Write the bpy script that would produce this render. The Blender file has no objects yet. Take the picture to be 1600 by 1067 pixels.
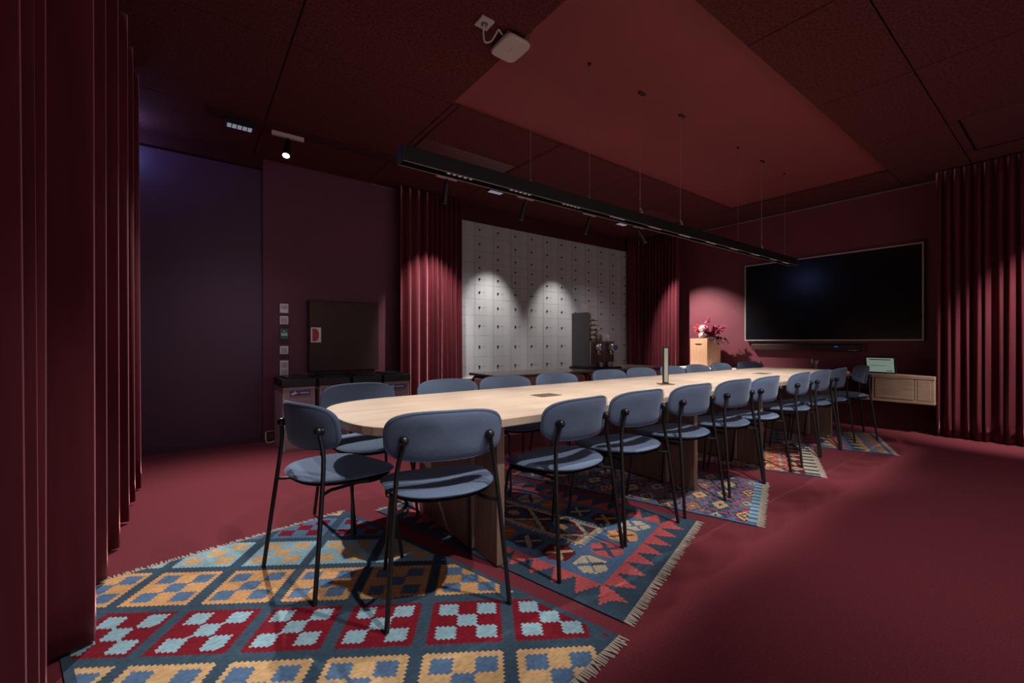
import bpy, bmesh, math, random
from mathutils import Vector, Matrix
random.seed(7)
S = bpy.context.scene
C = S.collection
PI = math.pi

# ------------------------------------------------------------------ camera
cam_d = bpy.data.cameras.new('camera'); cam = bpy.data.objects.new('camera', cam_d); C.objects.link(cam)
cam.location = (0, 0, 1.07)
cam.rotation_euler = (PI/2, 0, -math.atan2(.6, .8))
cam_d.sensor_width = 36.0
cam_d.lens = 668.0/1600*36
cam_d.clip_start = .02
S.camera = cam
# ------------------------------------------------------------------ world, view
W = bpy.data.worlds.new('world'); S.world = W; W.use_nodes = True
W.node_tree.nodes['Background'].inputs[0].default_value = (1.0, .82, .86, 1)
W.node_tree.nodes['Background'].inputs[1].default_value = .74
S.view_settings.view_transform = 'Standard'
S.view_settings.look = 'None'
S.view_settings.exposure = 0.0
S.view_settings.gamma = 1.0
S.view_settings.use_curve_mapping = False
P_PEND, P_WALL = 17.0, 92.0

# ------------------------------------------------------------------ helpers
def spot(name, loc, target, power, size, blend=.6, radius=.02, col=(1, .93, .86), parent=None):
    d = bpy.data.lights.new(name, 'SPOT'); d.energy = power; d.spot_size = math.radians(size)
    d.spot_blend = blend; d.shadow_soft_size = radius; d.color = col
    o = bpy.data.objects.new(name, d); C.objects.link(o)
    v = Vector(target)-Vector(loc)
    q = v.to_track_quat('-Z', 'Y')
    o.location = loc; o.rotation_euler = q.to_euler()
    if parent:
        o.parent = parent; o.matrix_parent_inverse = Matrix.Translation(parent.location).inverted()
    return o

class MB:
    def __init__(s): s.v = []; s.f = []; s.m = []; s.mi = 0
    def add(s, vs, fs):
        b = len(s.v); s.v += [tuple(v) for v in vs]; s.f += [tuple(i+b for i in f) for f in fs]
        s.m += [s.mi]*len(fs); return s
    def box(s, x0, x1, y0, y1, z0, z1):
        return s.add([(x0,y0,z0),(x1,y0,z0),(x1,y1,z0),(x0,y1,z0),(x0,y0,z1),(x1,y0,z1),(x1,y1,z1),(x0,y1,z1)],
              [(3,2,1,0),(4,5,6,7),(0,1,5,4),(1,2,6,5),(2,3,7,6),(3,0,4,7)])
    def rbox(s, x0, x1, y0, y1, z0, z1, r=.005, seg=2):
        bm = bmesh.new(); bmesh.ops.create_cube(bm, size=1)
        for v in bm.verts:
            v.co = ((x0+x1)/2+v.co.x*(x1-x0), (y0+y1)/2+v.co.y*(y1-y0), (z0+z1)/2+v.co.z*(z1-z0))
        bmesh.ops.bevel(bm, geom=list(bm.edges), offset=r, segments=seg, affect='EDGES', profile=.5)
        bm.verts.index_update()
        s.add([v.co[:] for v in bm.verts], [[v.index for v in f.verts] for f in bm.faces]); bm.free(); return s
    def tube(s, pts, r, n=8, caps=True):
        pts = [Vector(p) for p in pts]; k = len(pts)
        rs = r if isinstance(r, (list, tuple)) else [r]*k
        vs = []; fs = []; prev = None
        for i, p in enumerate(pts):
            t = ((pts[min(i+1, k-1)]-p).normalized()+(p-pts[max(i-1, 0)]).normalized())
            if t.length < 1e-6: t = Vector((0, 0, 1))
            t.normalize()
            if prev is None:
                a = Vector((1, 0, 0)) if abs(t.x) < .9 else Vector((0, 1, 0)); u = t.cross(a).normalized()
            else:
                u = (prev-t*prev.dot(t)).normalized()
            prev = u; w = t.cross(u)
            for j in range(n):
                a = 2*PI*j/n; vs.append(p+(u*math.cos(a)+w*math.sin(a))*rs[i])
        for i in range(k-1):
            for j in range(n):
                fs.append((i*n+j, i*n+(j+1) % n, (i+1)*n+(j+1) % n, (i+1)*n+j))
        if caps:
            fs.append(tuple(reversed(range(n)))); fs.append(tuple(range((k-1)*n, k*n)))
        return s.add(vs, fs)
    def cyl(s, p0, p1, r, n=16): return s.tube([p0, p1], r, n)
    def lathe(s, c, prof, n=20):
        vs = []; fs = []
        for (r, z) in prof:
            for j in range(n):
                a = 2*PI*j/n; vs.append((c[0]+r*math.cos(a), c[1]+r*math.sin(a), c[2]+z))
        for i in range(len(prof)-1):
            for j in range(n):
                fs.append((i*n+j, i*n+(j+1) % n, (i+1)*n+(j+1) % n, (i+1)*n+j))
        fs.append(tuple(reversed(range(n)))); fs.append(tuple(range((len(prof)-1)*n, len(prof)*n)))
        return s.add(vs, fs)
    def prism(s, poly, z0, z1):
        n = len(poly)
        vs = [(x, y, z0) for x, y in poly]+[(x, y, z1) for x, y in poly]
        fs = [tuple(reversed(range(n))), tuple(range(n, 2*n))]+[(i, (i+1) % n, n+(i+1) % n, n+i) for i in range(n)]
        return s.add(vs, fs)
    def ball(s, c, r, n=8, m=6, sz=1.0):
        return s.lathe(c, [(max(1e-4, r*math.sin(PI*i/m)), -r*sz*math.cos(PI*i/m)) for i in range(m+1)], n)
    def mesh(s, name):
        me = bpy.data.meshes.new(name); me.from_pydata(s.v, [], s.f); me.update(); return me
    def build(s, name, mat, parent=None, smooth=False, loc=(0, 0, 0)):
        me = s.mesh(name)
        for m in (mat if isinstance(mat, (list, tuple)) else [mat]): me.materials.append(M[m])
        if isinstance(mat, (list, tuple)): me.polygons.foreach_set('material_index', s.m)
        if smooth:
            me.polygons.foreach_set('use_smooth', [True]*len(me.polygons))
            me.set_sharp_from_angle(angle=math.radians(40))
        o = bpy.data.objects.new(name, me); C.objects.link(o); o.location = loc
        if parent: o.parent = parent
        return o

def tag(o, label=None, cat=None, group=None, kind=None):
    if label: o['label'] = label
    if cat: o['category'] = cat
    if group: o['group'] = group
    if kind: o['kind'] = kind
    return o
def thing(name, label, cat, loc=(0, 0, 0), rz=0, group=None):
    o = bpy.data.objects.new(name, None); C.objects.link(o); o.location = loc; o.rotation_euler = (0, 0, rz)
    o.empty_display_size = .1
    return tag(o, label, cat, group)
def dup(root, loc, rz, label):
    r = root.copy(); C.objects.link(r); r.location = loc; r.rotation_euler = (0, 0, rz); r['label'] = label
    for ch in list(root.children):
        c = ch.copy(); C.objects.link(c); c.parent = r
        for g in ch.children:
            d = g.copy(); C.objects.link(d); d.parent = c
    return r

# ------------------------------------------------------------------ materials
M = {}
def mat(name, col, rough=.6, metal=0, spec=.5, sheen=0, sheen_tint=None, emit=None, estr=0, coat=0):
    m = bpy.data.materials.new(name); m.use_nodes = True; b = m.node_tree.nodes['Principled BSDF']
    b.inputs['Base Color'].default_value = (*col, 1); b.inputs['Roughness'].default_value = rough
    b.inputs['Metallic'].default_value = metal; b.inputs['Specular IOR Level'].default_value = spec
    if sheen:
        b.inputs['Sheen Weight'].default_value = sheen; b.inputs['Sheen Roughness'].default_value = .35
        b.inputs['Sheen Tint'].default_value = (*(sheen_tint or col), 1)
    if emit:
        b.inputs['Emission Color'].default_value = (*emit, 1); b.inputs['Emission Strength'].default_value = estr
    if coat: b.inputs['Coat Weight'].default_value = coat
    M[name] = m; return m
def nodes(m): return m.node_tree.nodes, m.node_tree.links, m.node_tree.nodes['Principled BSDF']
def noise_col(m, c1, c2, scale, detail=4, stretch=(1, 1, 1), bump=0, bdist=.002, lo=.35, hi=.65, coord='Object'):
    N, L, b = nodes(m)
    tc = N.new('ShaderNodeTexCoord'); mp = N.new('ShaderNodeMapping'); mp.inputs['Scale'].default_value = stretch
    nz = N.new('ShaderNodeTexNoise'); nz.inputs['Scale'].default_value = scale; nz.inputs['Detail'].default_value = detail
    cr = N.new('ShaderNodeValToRGB'); cr.color_ramp.elements[0].color = (*c1, 1); cr.color_ramp.elements[1].color = (*c2, 1)
    cr.color_ramp.elements[0].position = lo; cr.color_ramp.elements[1].position = hi
    L.new(tc.outputs[coord], mp.inputs['Vector']); L.new(mp.outputs[0], nz.inputs['Vector'])
    L.new(nz.outputs[0], cr.inputs[0]); L.new(cr.outputs[0], b.inputs['Base Color'])
    if bump:
        bp = N.new('ShaderNodeBump'); bp.inputs['Strength'].default_value = bump; bp.inputs['Distance'].default_value = bdist
        L.new(nz.outputs[0], bp.inputs['Height']); L.new(bp.outputs[0], b.inputs['Normal'])
    return nz, cr

m = mat('carpet', (.15, .022, .033), .95, spec=.1, sheen=.15, sheen_tint=(.6, .2, .25))
noise_col(m, (.145, .026, .037), (.20, .040, .056), 140, 3)
N, L, b = nodes(m)
wv = N.new('ShaderNodeTexWave'); wv.inputs['Scale'].default_value = 28; wv.inputs['Distortion'].default_value = .6
wv.inputs['Detail'].default_value = 1; wv.inputs['Detail Scale'].default_value = 6; wv.bands_direction = 'Y'
tc = N.new('ShaderNodeTexCoord'); L.new(tc.outputs['Object'], wv.inputs['Vector'])
bp = N.new('ShaderNodeBump'); bp.inputs['Strength'].default_value = .12; bp.inputs['Distance'].default_value = .002
L.new(wv.outputs[0], bp.inputs['Height']); L.new(bp.outputs[0], b.inputs['Normal'])
m = mat('plum_paint', (.085, .026, .043), .55, spec=.3); noise_col(m, (.135, .042, .070), (.15, .048, .078), 3, 2, bump=.05)
m = mat('wine_paint', (.105, .024, .035), .55, spec=.3); noise_col(m, (.15, .034, .048), (.165, .040, .055), 3, 2, bump=.05)
m = mat('dark_plum_paint', (.088, .034, .078), .4, spec=.4)
m = mat('ceiling_paint', (.20, .036, .046), .6, spec=.2); noise_col(m, (.25, .055, .066), (.27, .06, .07), 2, 2)
m = mat('felt_board', (.07, .016, .018), .95, spec=.1)
noise_col(m, (.065, .017, .019), (.15, .042, .044), 60, 6, bump=.5, bdist=.004, lo=.3, hi=.7)
m = mat('dark_header', (.05, .008, .012), .7, spec=.2)
m = mat('velvet', (.09, .012, .02), .8, spec=.15, sheen=.85, sheen_tint=(1.0, .38, .42))
noise_col(m, (.080, .011, .018), (.112, .017, .026), 9, 4, stretch=(1, 1, .12), bump=.08)
N, L, b = nodes(m); b.inputs['Sheen Roughness'].default_value = .28
m = mat('oak', (.50, .36, .26), .45, spec=.35)
noise_col(m, (.44, .325, .245), (.60, .48, .385), 9, 6, stretch=(.35, 6, 6), bump=.04, lo=.3, hi=.72)
m = mat('oak_leg', (.30, .19, .135), .5, spec=.35)
noise_col(m, (.18, .115, .085), (.30, .20, .15), 9, 6, stretch=(6, 6, .35), bump=.05, lo=.3, hi=.72)
m = mat('oak_desk', (.42, .28, .19), .5, spec=.35)
noise_col(m, (.34, .22, .15), (.50, .35, .25), 9, 6, stretch=(5, .5, 5), bump=.04, lo=.3, hi=.72)
m = mat('brown_top', (.2, .14, .12), .25, spec=.6); noise_col(m, (.17, .12, .105), (.25, .18, .155), 8, 5, stretch=(.4, 6, 6))
m = mat('brown_wood', (.11, .05, .035), .5); noise_col(m, (.08, .036, .026), (.14, .065, .045), 8, 5, stretch=(6, 6, .4))
m = mat('blue_fabric', (.12, .175, .28), .9, spec=.15, sheen=.35, sheen_tint=(.5, .6, .75))
noise_col(m, (.085, .125, .205), (.15, .205, .31), 220, 4, stretch=(1, 1, 2.2), bump=.35, bdist=.0015, lo=.25, hi=.75)
mat('seam_thread', (.05, .08, .15), .9)
mat('black_steel', (.008, .008, .009), .38, spec=.5)
mat('black_plastic', (.012, .012, .013), .45)
mat('black_anodised', (.009, .011, .011), .35, spec=.5)
mat('dark_grey', (.13, .135, .14), .45)
mat('chrome', (.62, .62, .63), .25, metal=.35)
mat('brass', (.30, .22, .13), .35, metal=.8)
mat('steel_wire', (.35, .30, .30), .4, metal=.6)
mat('white_plastic', (.80, .78, .78), .4)
mat('cream_plastic', (.56, .46, .44), .45)
mat('grey_plastic', (.36, .31, .33), .5)
mat('light_grey_plastic', (.50, .45, .47), .5)
mat('label_blue', (.05, .08, .22), .5)
mat('white_print', (.7, .7, .72), .5)
mat('red_print', (.45, .03, .03), .5)
mat('green_plastic', (.01, .20, .09), .45)
m = mat('locker_grey', (.36, .36, .365), .38, spec=.45); noise_col(m, (.315, .325, .34), (.385, .395, .41), 2.2, 3, stretch=(3, 3, .4))
mat('locker_gap', (.17, .17, .17), .6)
mat('locker_print', (.29, .29, .30), .5)
mat('lock_black', (.01, .01, .01), .4)
m = mat('cabinet_brown', (.055, .026, .024), .55, spec=.3); noise_col(m, (.05, .023, .022), (.06, .029, .026), 5, 2)
m = mat('screen_glass', (.004, .005, .007), .18, spec=.5)
mat('screen_frame', (.42, .40, .40), .4, metal=.2)
mat('page_glow', (.2, .25, .22), .4, emit=(.30, .42, .35), estr=.42)
mat('page_text', (.05, .07, .06), .5)
mat('led_blue', (.02, .05, .4), .4, emit=(.05, .15, 1), estr=.35)
mat('lamp_glass', (.8, .8, .8), .3, emit=(1, .97, .93), estr=14)
mat('cell_glow', (.3, .28, .26), .3, emit=(1, .93, .86), estr=.12)
mat('grid_glow', (.4, .45, .55), .3, emit=(.55, .62, .8), estr=.28)
mat('lamp_panel', (.42, .45, .38), .4)
m = mat('vase_wood', (.50, .27, .15), .5); noise_col(m, (.62, .33, .185), (.70, .40, .24), 8, 4, stretch=(6, 6, .5))
mat('slot_dark', (.02, .01, .008), .7)
mat('twig_red', (.50, .03, .04), .6)
mat('leaf_magenta', (.34, .035, .09), .6)
mat('leaf_dark', (.07, .012, .02), .6)
mat('hydrangea', (.60, .50, .47), .7)
mat('fringe_wool', (.44, .38, .33), .95, spec=.1)
m = mat('kilim', (.5, .5, .5), .95, spec=.08, sheen=.1)
N, L, b = nodes(m)
at = N.new('ShaderNodeAttribute'); at.attribute_name = 'weave'
nz = N.new('ShaderNodeTexNoise'); nz.inputs['Scale'].default_value = 45; nz.inputs['Detail'].default_value = 3
tc = N.new('ShaderNodeTexCoord'); mp = N.new('ShaderNodeMapping'); mp.inputs['Scale'].default_value = (1, 7, 1); mp.inputs['Rotation'].default_value = (0, 0, .3)
L.new(tc.outputs['Object'], mp.inputs[0]); L.new(mp.outputs[0], nz.inputs['Vector'])
mr = N.new('ShaderNodeMapRange'); mr.inputs[1].default_value = .25; mr.inputs[2].default_value = .75; mr.inputs[3].default_value = .72; mr.inputs[4].default_value = 1.2
mx = N.new('ShaderNodeVectorMath'); mx.operation = 'SCALE'
L.new(nz.outputs[0], mr.inputs[0]); L.new(at.outputs['Color'], mx.inputs[0]); L.new(mr.outputs[0], mx.inputs['Scale']); L.new(mx.outputs[0], b.inputs['Base Color'])
bp = N.new('ShaderNodeBump'); bp.inputs['Strength'].default_value = .4; bp.inputs['Distance'].default_value = .002
L.new(nz.outputs[0], bp.inputs['Height']); L.new(bp.outputs[0], b.inputs['Normal'])

# ------------------------------------------------------------------ the room
XW, YW, CZ = 7.1, 5.2, 3.0
XL, YN = -1.5, -3.2
def struct(name, mb, mt, parent=None, label=None, cat=None):
    o = mb.build(name, mt, parent)
    if not parent: tag(o, label, cat, kind='structure')
    return o
struct('floor', MB().box(XL-.1, XW+.1, YN, YW+.2, -.1, 0), 'carpet', None, 'dark red ribbed carpet covering the whole room floor', 'floor')
struct('wall_right', MB().box(XW, XW+.1, YN, YW+.2, 0, 3.1), 'wine_paint', None, 'wine coloured wall behind the large black screen', 'wall')
struct('wall_left', MB().box(XL-.1, XL, YN, YW+.2, 0, 3.1), 'dark_plum_paint', None, 'dark plum wall behind the tall velvet curtain', 'wall')
struct('wall_back', MB().box(.605, XW, YW, YW+.15, 0, 3.1), 'plum_paint', None, 'plum painted wall behind the bins and lockers', 'wall')
struct('wall_corner', MB().box(XL, .604, YW+.04, YW+.15, 0, 3.1), 'dark_plum_paint', None, 'very dark blue plum wall panel beside the bins', 'wall')
struct('trim_1', MB().box(XL, .604, YW-.03, YW+.04, 2.89, 3.0), 'dark_header', None, 'dark strip along the ceiling above the very dark wall', 'trim')
struct('trim_2', MB().box(2.55, 6.95, YW-.05, YW-.001, 2.757, 3.0), 'dark_header', None, 'dark red header strip between lockers and ceiling', 'trim')
struct('trim_3', MB().box(XW-.03, XW-.003, .95, 4.3, 2.972, 2.986), 'steel_wire', None, 'thin metal strip along the ceiling above the black screen', 'trim')
struct('trim_4', MB().box(1.75, 2.05, YW-.02, YW-.001, 2.975, 2.985), 'steel_wire', None, 'thin metal strip along the ceiling above the bins', 'trim')
ceil = struct('ceiling', MB().box(XL-.1, XW+.1, YN, YW+.2, 3.032, 3.1), 'ceiling_paint', None, 'dark ceiling of felt boards around a smooth red field', 'ceiling')
PX0, PX1, PY0, PY1 = 1.70, 6.34, 1.32, 3.08     # smooth red field left open
gap = .004
def board(x0, x1, y0, y1, mt='felt_board'):
    return struct('ceiling_board' if mt == 'felt_board' else 'ceiling_hatch', MB().rbox(x0+gap, x1-gap, y0+gap, y1-gap, CZ, 3.033, .003, 1), mt, ceil)
xs = [XL, -.69, .515, 1.70, 2.91, 4.12, 5.33, PX1, XW]
ys_far = [PY1, 4.28, YW]
ys_near = [YN, -2.28, -1.68, -1.08, -.48, .12, .72, PY0]
hatches = [(1.77, 2.87, 3.75, 4.25), (5.36, 6.44, 3.78, 4.25), (5.38, 6.42, .06, .64)]
mat('hatch_paint', (.11, .030, .036), .5)
def boards_row(y0, y1, x_list):
    for a, b2 in zip(x_list[:-1], x_list[1:]):
        hs = [h for h in hatches if h[0] >= a-.02 and h[1] <= b2+.12 and h[2] < y1 and h[3] > y0]
        if hs:
            h0, h1, k0, k1 = hs[0]
            h1 = min(h1, b2-.02); h0 = max(h0, a+.03); k0 = max(k0, y0+.03); k1 = min(k1, y1-.02)
            board(a, h0-.012, y0, y1); board(h1+.012, b2, y0, y1)
            board(h0-.012, h1+.012, y0, k0-.012); board(h0-.012, h1+.012, k1+.012, y1)
            board(h0, h1, k0, k1, 'hatch_paint')
        else:
            board(a, b2, y0, y1)
for a, b2 in zip(ys_far[:-1], ys_far[1:]): boards_row(a, b2, xs)
for a, b2 in zip(ys_near[:-1], ys_near[1:]): boards_row(a, b2, xs)
for a, b2 in ((XL, -.69), (-.69, .515), (.515, PX0)):
    board(a, b2, PY0, PY1)
board(PX1, XW, PY0, PY1)

# ------------------------------------------------------------------ curtains
def curtain(name, label, knots, z0, z1, group='wine red velvet curtains'):
    """knots: list of (x,y) zigzag peaks/valleys seen from above, smoothed into folds"""
    pts = []
    n = len(knots)
    K = [Vector(k) for k in knots]
    P = [K[0]]+[(K[i]+K[i+1])/2 for i in range(n-1)]+[K[-1]]
    for i in range(n):
        a, k, b2 = P[i], K[i], P[i+1]
        for j in range(7):
            t = j/7
            q = a*(1-t)**2+k*2*t*(1-t)+b2*t*t
            q = q*.55+(a.lerp(k, 2*t) if t < .5 else k.lerp(b2, 2*t-1))*.45
            pts.append(q)
    pts.append(P[-1])
    cx = sum(p.x for p in pts)/len(pts); cy = sum(p.y for p in pts)/len(pts)
    H_ = 14; mb = MB(); vs = []; fs = []; rnd = random.Random(len(pts))
    ph = [rnd.uniform(0, 6.28) for _ in range(6)]
    for h in range(H_+1):
        t = h/H_; z = z0+(z1-z0)*t
        for i, p in enumerate(pts):
            # folds open up slightly toward the hem, lean a little
            c = pts[max(0, i-10):i+11]; mxp = sum(c, Vector((0, 0)))/len(c)
            sc = 1.10-.22*t
            q = mxp+(p-mxp)*sc
            w = .012*(1-t)
            q = q+Vector((math.sin(i*.31+ph[0])*w, math.sin(i*.27+ph[1]+t*1.5)*w))
            vs.append((q.x, q.y, z+(.006*math.sin(i*.5+ph[2]) if h == 0 else 0)))
    k = len(pts)
    for h in range(H_):
        for i in range(k-1):
            fs.append((h*k+i, h*k+i+1, (h+1)*k+i+1, (h+1)*k+i))
    mb.add(vs, fs)
    root = thing(name, label, 'curtain', (cx, cy, 0), group=group)
    o = mb.build('fabric', 'velvet', root, loc=(-cx, -cy, 0))
    o.data.polygons.foreach_set('use_smooth', [True]*len(o.data.polygons))
    sm = o.modifiers.new('thick', 'SOLIDIFY'); sm.thickness = .006; sm.offset = 0
    tk = MB()
    tp = [K[0]]+[(K[i]+K[i+1])/2 for i in range(n-1)]+[K[-1]]
    tp = [sum(tp[max(0, i-3):i+4], Vector((0, 0)))/len(tp[max(0, i-3):i+4]) for i in range(len(tp))]
    tk.tube([(p.x, p.y, z1+.006) for p in tp], .008, 6)
    tk.build('curtain_track', 'black_steel', root, loc=(-cx, -cy, 0))
    return root
# left curtain: deep folds, peaks toward the room
pk = [1.00, 1.16, 1.36, 1.50, 1.62, 2.10, 2.60, 2.98, 3.36, 3.72, 4.06]
kn = []
for i, y in enumerate(pk):
    kn.append(((-.275 if y < 2 else -.24 if y < 2.2 else -.266), y))
    y2 = pk[i+1] if i+1 < len(pk) else y+.2
    kn.append((-.44+.02*(i % 3), y+(y2-y)*(.45 if y2-y < .3 else .18)))
    if y2-y > .3:
        kn.append((-.46, y+(y2-y)*.80))
kn = [(-.44, .90)]+kn
curtain('curtain', 'wine red velvet curtain hanging over the diamond rug corner', kn, .018, 2.985)
# curtain left of lockers
kn = []; x = 2.04; i = 0
while x < 2.93:
    kn.append((x, 4.985 if i % 2 == 0 else 5.095)); x += (.062 if x < 2.42 else .036)*random.uniform(.85, 1.15); i += 1
curtain('curtain', 'wine red velvet curtain between the brown wall cabinet and lockers', kn, .018, 2.985)
# curtain round the corner right of lockers
kn = []; i = 0; s = 0
path = [(6.50, 5.045), (6.66, 5.045), (6.76, 4.95), (6.76, 4.19)]
seg = [math.dist(a, b2) for a, b2 in zip(path[:-1], path[1:])]
def at_path(s):
    for (a, b2), l in zip(zip(path[:-1], path[1:]), seg):
        if s <= l or (a, b2) == (path[-2], path[-1]):
            t = s/l; d = Vector(b2)-Vector(a); d.normalize(); nrm = Vector((d.y, -d.x)); return Vector(a).lerp(Vector(b2), t), nrm
        s -= l
while s < sum(seg):
    p, nr = at_path(s); q = p+nr*(.045 if i % 2 else -.045); kn.append((q.x, q.y)); s += .033*random.uniform(.85, 1.15); i += 1
curtain('curtain', 'wine red velvet curtain round the corner behind the wooden vase', kn, .018, 2.985)
# right curtain
kn = []; y = 1.0; i = 0
while y > -1.4:
    kn.append((6.715 if i % 2 else 6.82+random.uniform(-.03, .02), y)); y -= .034*random.uniform(.6, 1.5); i += 1
curtain('curtain', 'wine red velvet curtain right beside the wooden wall desk', kn, .018, 2.985)

# ------------------------------------------------------------------ lockers
lk = thing('locker_bank', 'wall of pale grey metal lockers with small round black locks', 'lockers', (4.79, YW-.06, .575))
ox, oy, oz = lk.location
x0 = 3.196-.3195; ncol = 12; xe = x0+.3195*ncol
MB().box(x0, xe, YW-.045, YW-.002, .58, 2.752).build('carcass', 'locker_gap', lk, loc=(-ox, -oy, -oz))
MB().box(x0, xe, YW-.075, YW-.002, .555, .579).build('bottom_rail', 'white_plastic', lk, loc=(-ox, -oy, -oz))
zb = [2.752, 2.555, 2.345, 2.18, 2.04, 1.87, 1.67, 1.44, 1.15, .85, .582]
lock_me = MB().cyl((0, 0, 0), (0, -.012, 0), .0135, 12).mesh('lock'); lock_me.materials.append(M['lock_black'])
pr_me = MB().box(.05, .105, -.0016, 0, -.006, .006).mesh('number_print'); pr_me.materials.append(M['locker_print'])
for r in range(10):
    h = zb[r]-zb[r+1]
    me = MB().rbox(.0018, .3177, -.022, 0, .0008, h-.0008, .0015, 1).mesh('door'); me.materials.append(M['locker_grey'])
    for c in range(ncol):
        d = bpy.data.objects.new('door', me); C.objects.link(d); d.parent = lk
        d.location = (x0+c*.3195-ox, YW-.045-oy, zb[r+1]-oz)
        lo = bpy.data.objects.new('lock', lock_me); C.objects.link(lo); lo.parent = d; lo.location = (.074, -.022, h*.5)
        if r > 3:
            pp = bpy.data.objects.new('number_print', pr_me); C.objects.link(pp); pp.parent = d; pp.location = (.074, -.022, h*.5)
bs = thing('locker_plinth', 'brown wooden plinth under the grey lockers', 'plinth', (4.79, YW-.1, 0))
x0 = 3.02; xe = 6.42
MB().box(x0-4.79, xe-4.79, -.02, .098, 0, .553).build('base', 'brown_wood', bs)
for c in range(6):
    MB().rbox(x0-4.79+c*.5667+.004, x0-4.79+(c+1)*.5667-.004, -.036, -.021, .06, .55, .002, 1).build('panel', 'brown_wood', bs)

# ------------------------------------------------------------------ screen wall
sc = thing('wall_screen', 'very large black presentation screen with thin grey frame', 'screen', (XW-.05, 2.18, 1.675))
MB().rbox(-.0, .048, -1.035, 1.035, -.59, .59, .004).build('panel', 'black_plastic', sc)
MB().box(-.006, 0, -1.022, 1.022, -.578, .578).build('glass', 'screen_glass', sc)
fr = MB(); w = .012
fr.box(-.010, 0, -1.04, 1.04, .578, .595); fr.box(-.010, 0, -1.04, 1.04, -.595, -.578)
fr.box(-.010, 0, -1.04, -1.024, -.578, .578); fr.box(-.010, 0, 1.024, 1.04, -.578, .578)
fr.build('frame', 'screen_frame', sc)
sb = thing('speaker_bar', 'long black speaker bar mounted under the black screen', 'speaker', (XW-.06, 2.42, .985))
MB().rbox(-.02, .058, -.72, .70, -.05, .05, .02, 3).build('body', 'cabinet_brown', sb)
MB().rbox(-.05, -.02, -.68, -.02, -.012, .038, .008, 2).build('camera_unit', 'black_plastic', sb)
MB().box(-.052, -.0505, -.44, -.40, .008, .02).build('status_light', 'led_blue', sb)
t = MB(); t.box(-.024, -.02, -.64, -.59, -.036, -.028); t.box(-.024, -.02, -.58, -.55, -.036, -.028)
t.build('small_print', 'light_grey_plastic', sb)

# wooden wall desk
dk = thing('wall_desk', 'wall mounted oak desk with drawer and lower shelf under the screen', 'desk', (6.88, 1.95, .36))
def dbox(n, x0, x1, y0, y1, z0, z1, mt='oak_desk', p=dk):
    return MB().rbox(x0-6.88, x1-6.88, y0-1.95, y1-1.95, z0-.36, z1-.36, .003, 1).build(n, mt, p)
dbox('top', 6.66, 7.097, .99, 2.95, .632, .672)
dbox('shelf', 6.66, 7.097, .99, 2.95, .352, .385)
dbox('end_panel', 6.664, 7.097, .992, 1.02, .386, .631)
dbox('divider', 6.664, 7.097, 1.52, 1.545, .386, .631)
dbox('divider', 6.664, 7.097, 1.135, 1.16, .386, .631)
dr = dbox('drawer', 6.658, 6.68, 1.165, 1.515, .391, .626)
MB().rbox(6.656-6.88, 6.67-6.88, 1.27-1.95, 1.41-1.95, .622-.36, .628-.36, .001, 1).build('pull_lip', 'oak_desk', dr)
dbox('side_front', 6.662, 6.68, 1.02, 1.134, .39, .627)
dbox('divider', 6.664, 7.097, 2.90, 2.93, .386, .631)
so = thing('wall_socket', 'dim wall socket inside the oak desk niche', 'socket', (7.085, 1.72, .50))
MB().rbox(-.01, .013, -.05, .05, -.045, .045, .004, 1).build('plate', 'grey_plastic', so)
MB().cyl((-.0125, 0, 0), (-.0102, 0, 0), .022, 14).build('insert', 'dark_grey', so)
tb = thing('tablet', 'propped tablet showing a pale green page on the wooden desk', 'tablet', (6.86, 1.50, .672), rz=-.12)
tl = Matrix.Rotation(-.16, 4, 'Y')
def tilt(mb):
    mb.v = [tuple(tl @ Vector(v)) for v in mb.v]; return mb
# local -x faces the room
tilt(MB().rbox(-.006, .008, -.155, .155, .003, .215, .005)).build('case', 'black_plastic', tb)
tilt(MB().box(-.0075, -.006, -.135, .135, .022, .196)).build('page', 'page_glow', tb)
t = MB(); t.box(-.0082, -.0076, -.105, .105, .172, .182); t.box(-.0082, -.0076, -.06, .10, .10, .104); t.box(-.0082, -.0076, -.12, -.06, .036, .044)
tilt(t).build('text_lines', 'page_text', tb)
MB().add([(.012, -.05, .002), (.09, -.05, .002), (.09, .05, .002), (.012, .05, .002), (.03, -.05, .13), (.034, -.05, .13), (.034, .05, .13), (.03, .05, .13)],
         [(3, 2, 1, 0), (4, 5, 6, 7), (0, 1, 5, 4), (1, 2, 6, 5), (2, 3, 7, 6), (3, 0, 4, 7)]).build('stand', 'dark_grey', tb)
pc = thing('pen_cup', 'small dark cup of pens on the oak desk under the screen', 'cup', (6.84, 2.20, .672))
MB().lathe((0, 0, 0), [(.032, 0), (.036, .09), (.032, .09), (.029, .01)], 16).build('cup', 'dark_grey', pc, True)
for k in range(5):
    a = k*1.3; MB().tube([(.01*math.cos(a), .01*math.sin(a), .012), (.035*math.cos(a), .045*math.sin(a), .135+.012*(k % 3))], .005, 6).build('pen', 'white_print' if k % 2 else 'cream_plastic', pc)
cl = thing('closed_laptop', 'thin closed dark laptop lying on the oak desk', 'laptop', (6.84, 1.93, .672))
MB().rbox(-.1, .1, -.075, .09, .001, .012, .004).build('base', 'dark_grey', cl)
MB().rbox(-.1, .1, -.075, .09, .0125, .019, .003).build('lid', 'grey_plastic', cl)

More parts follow.
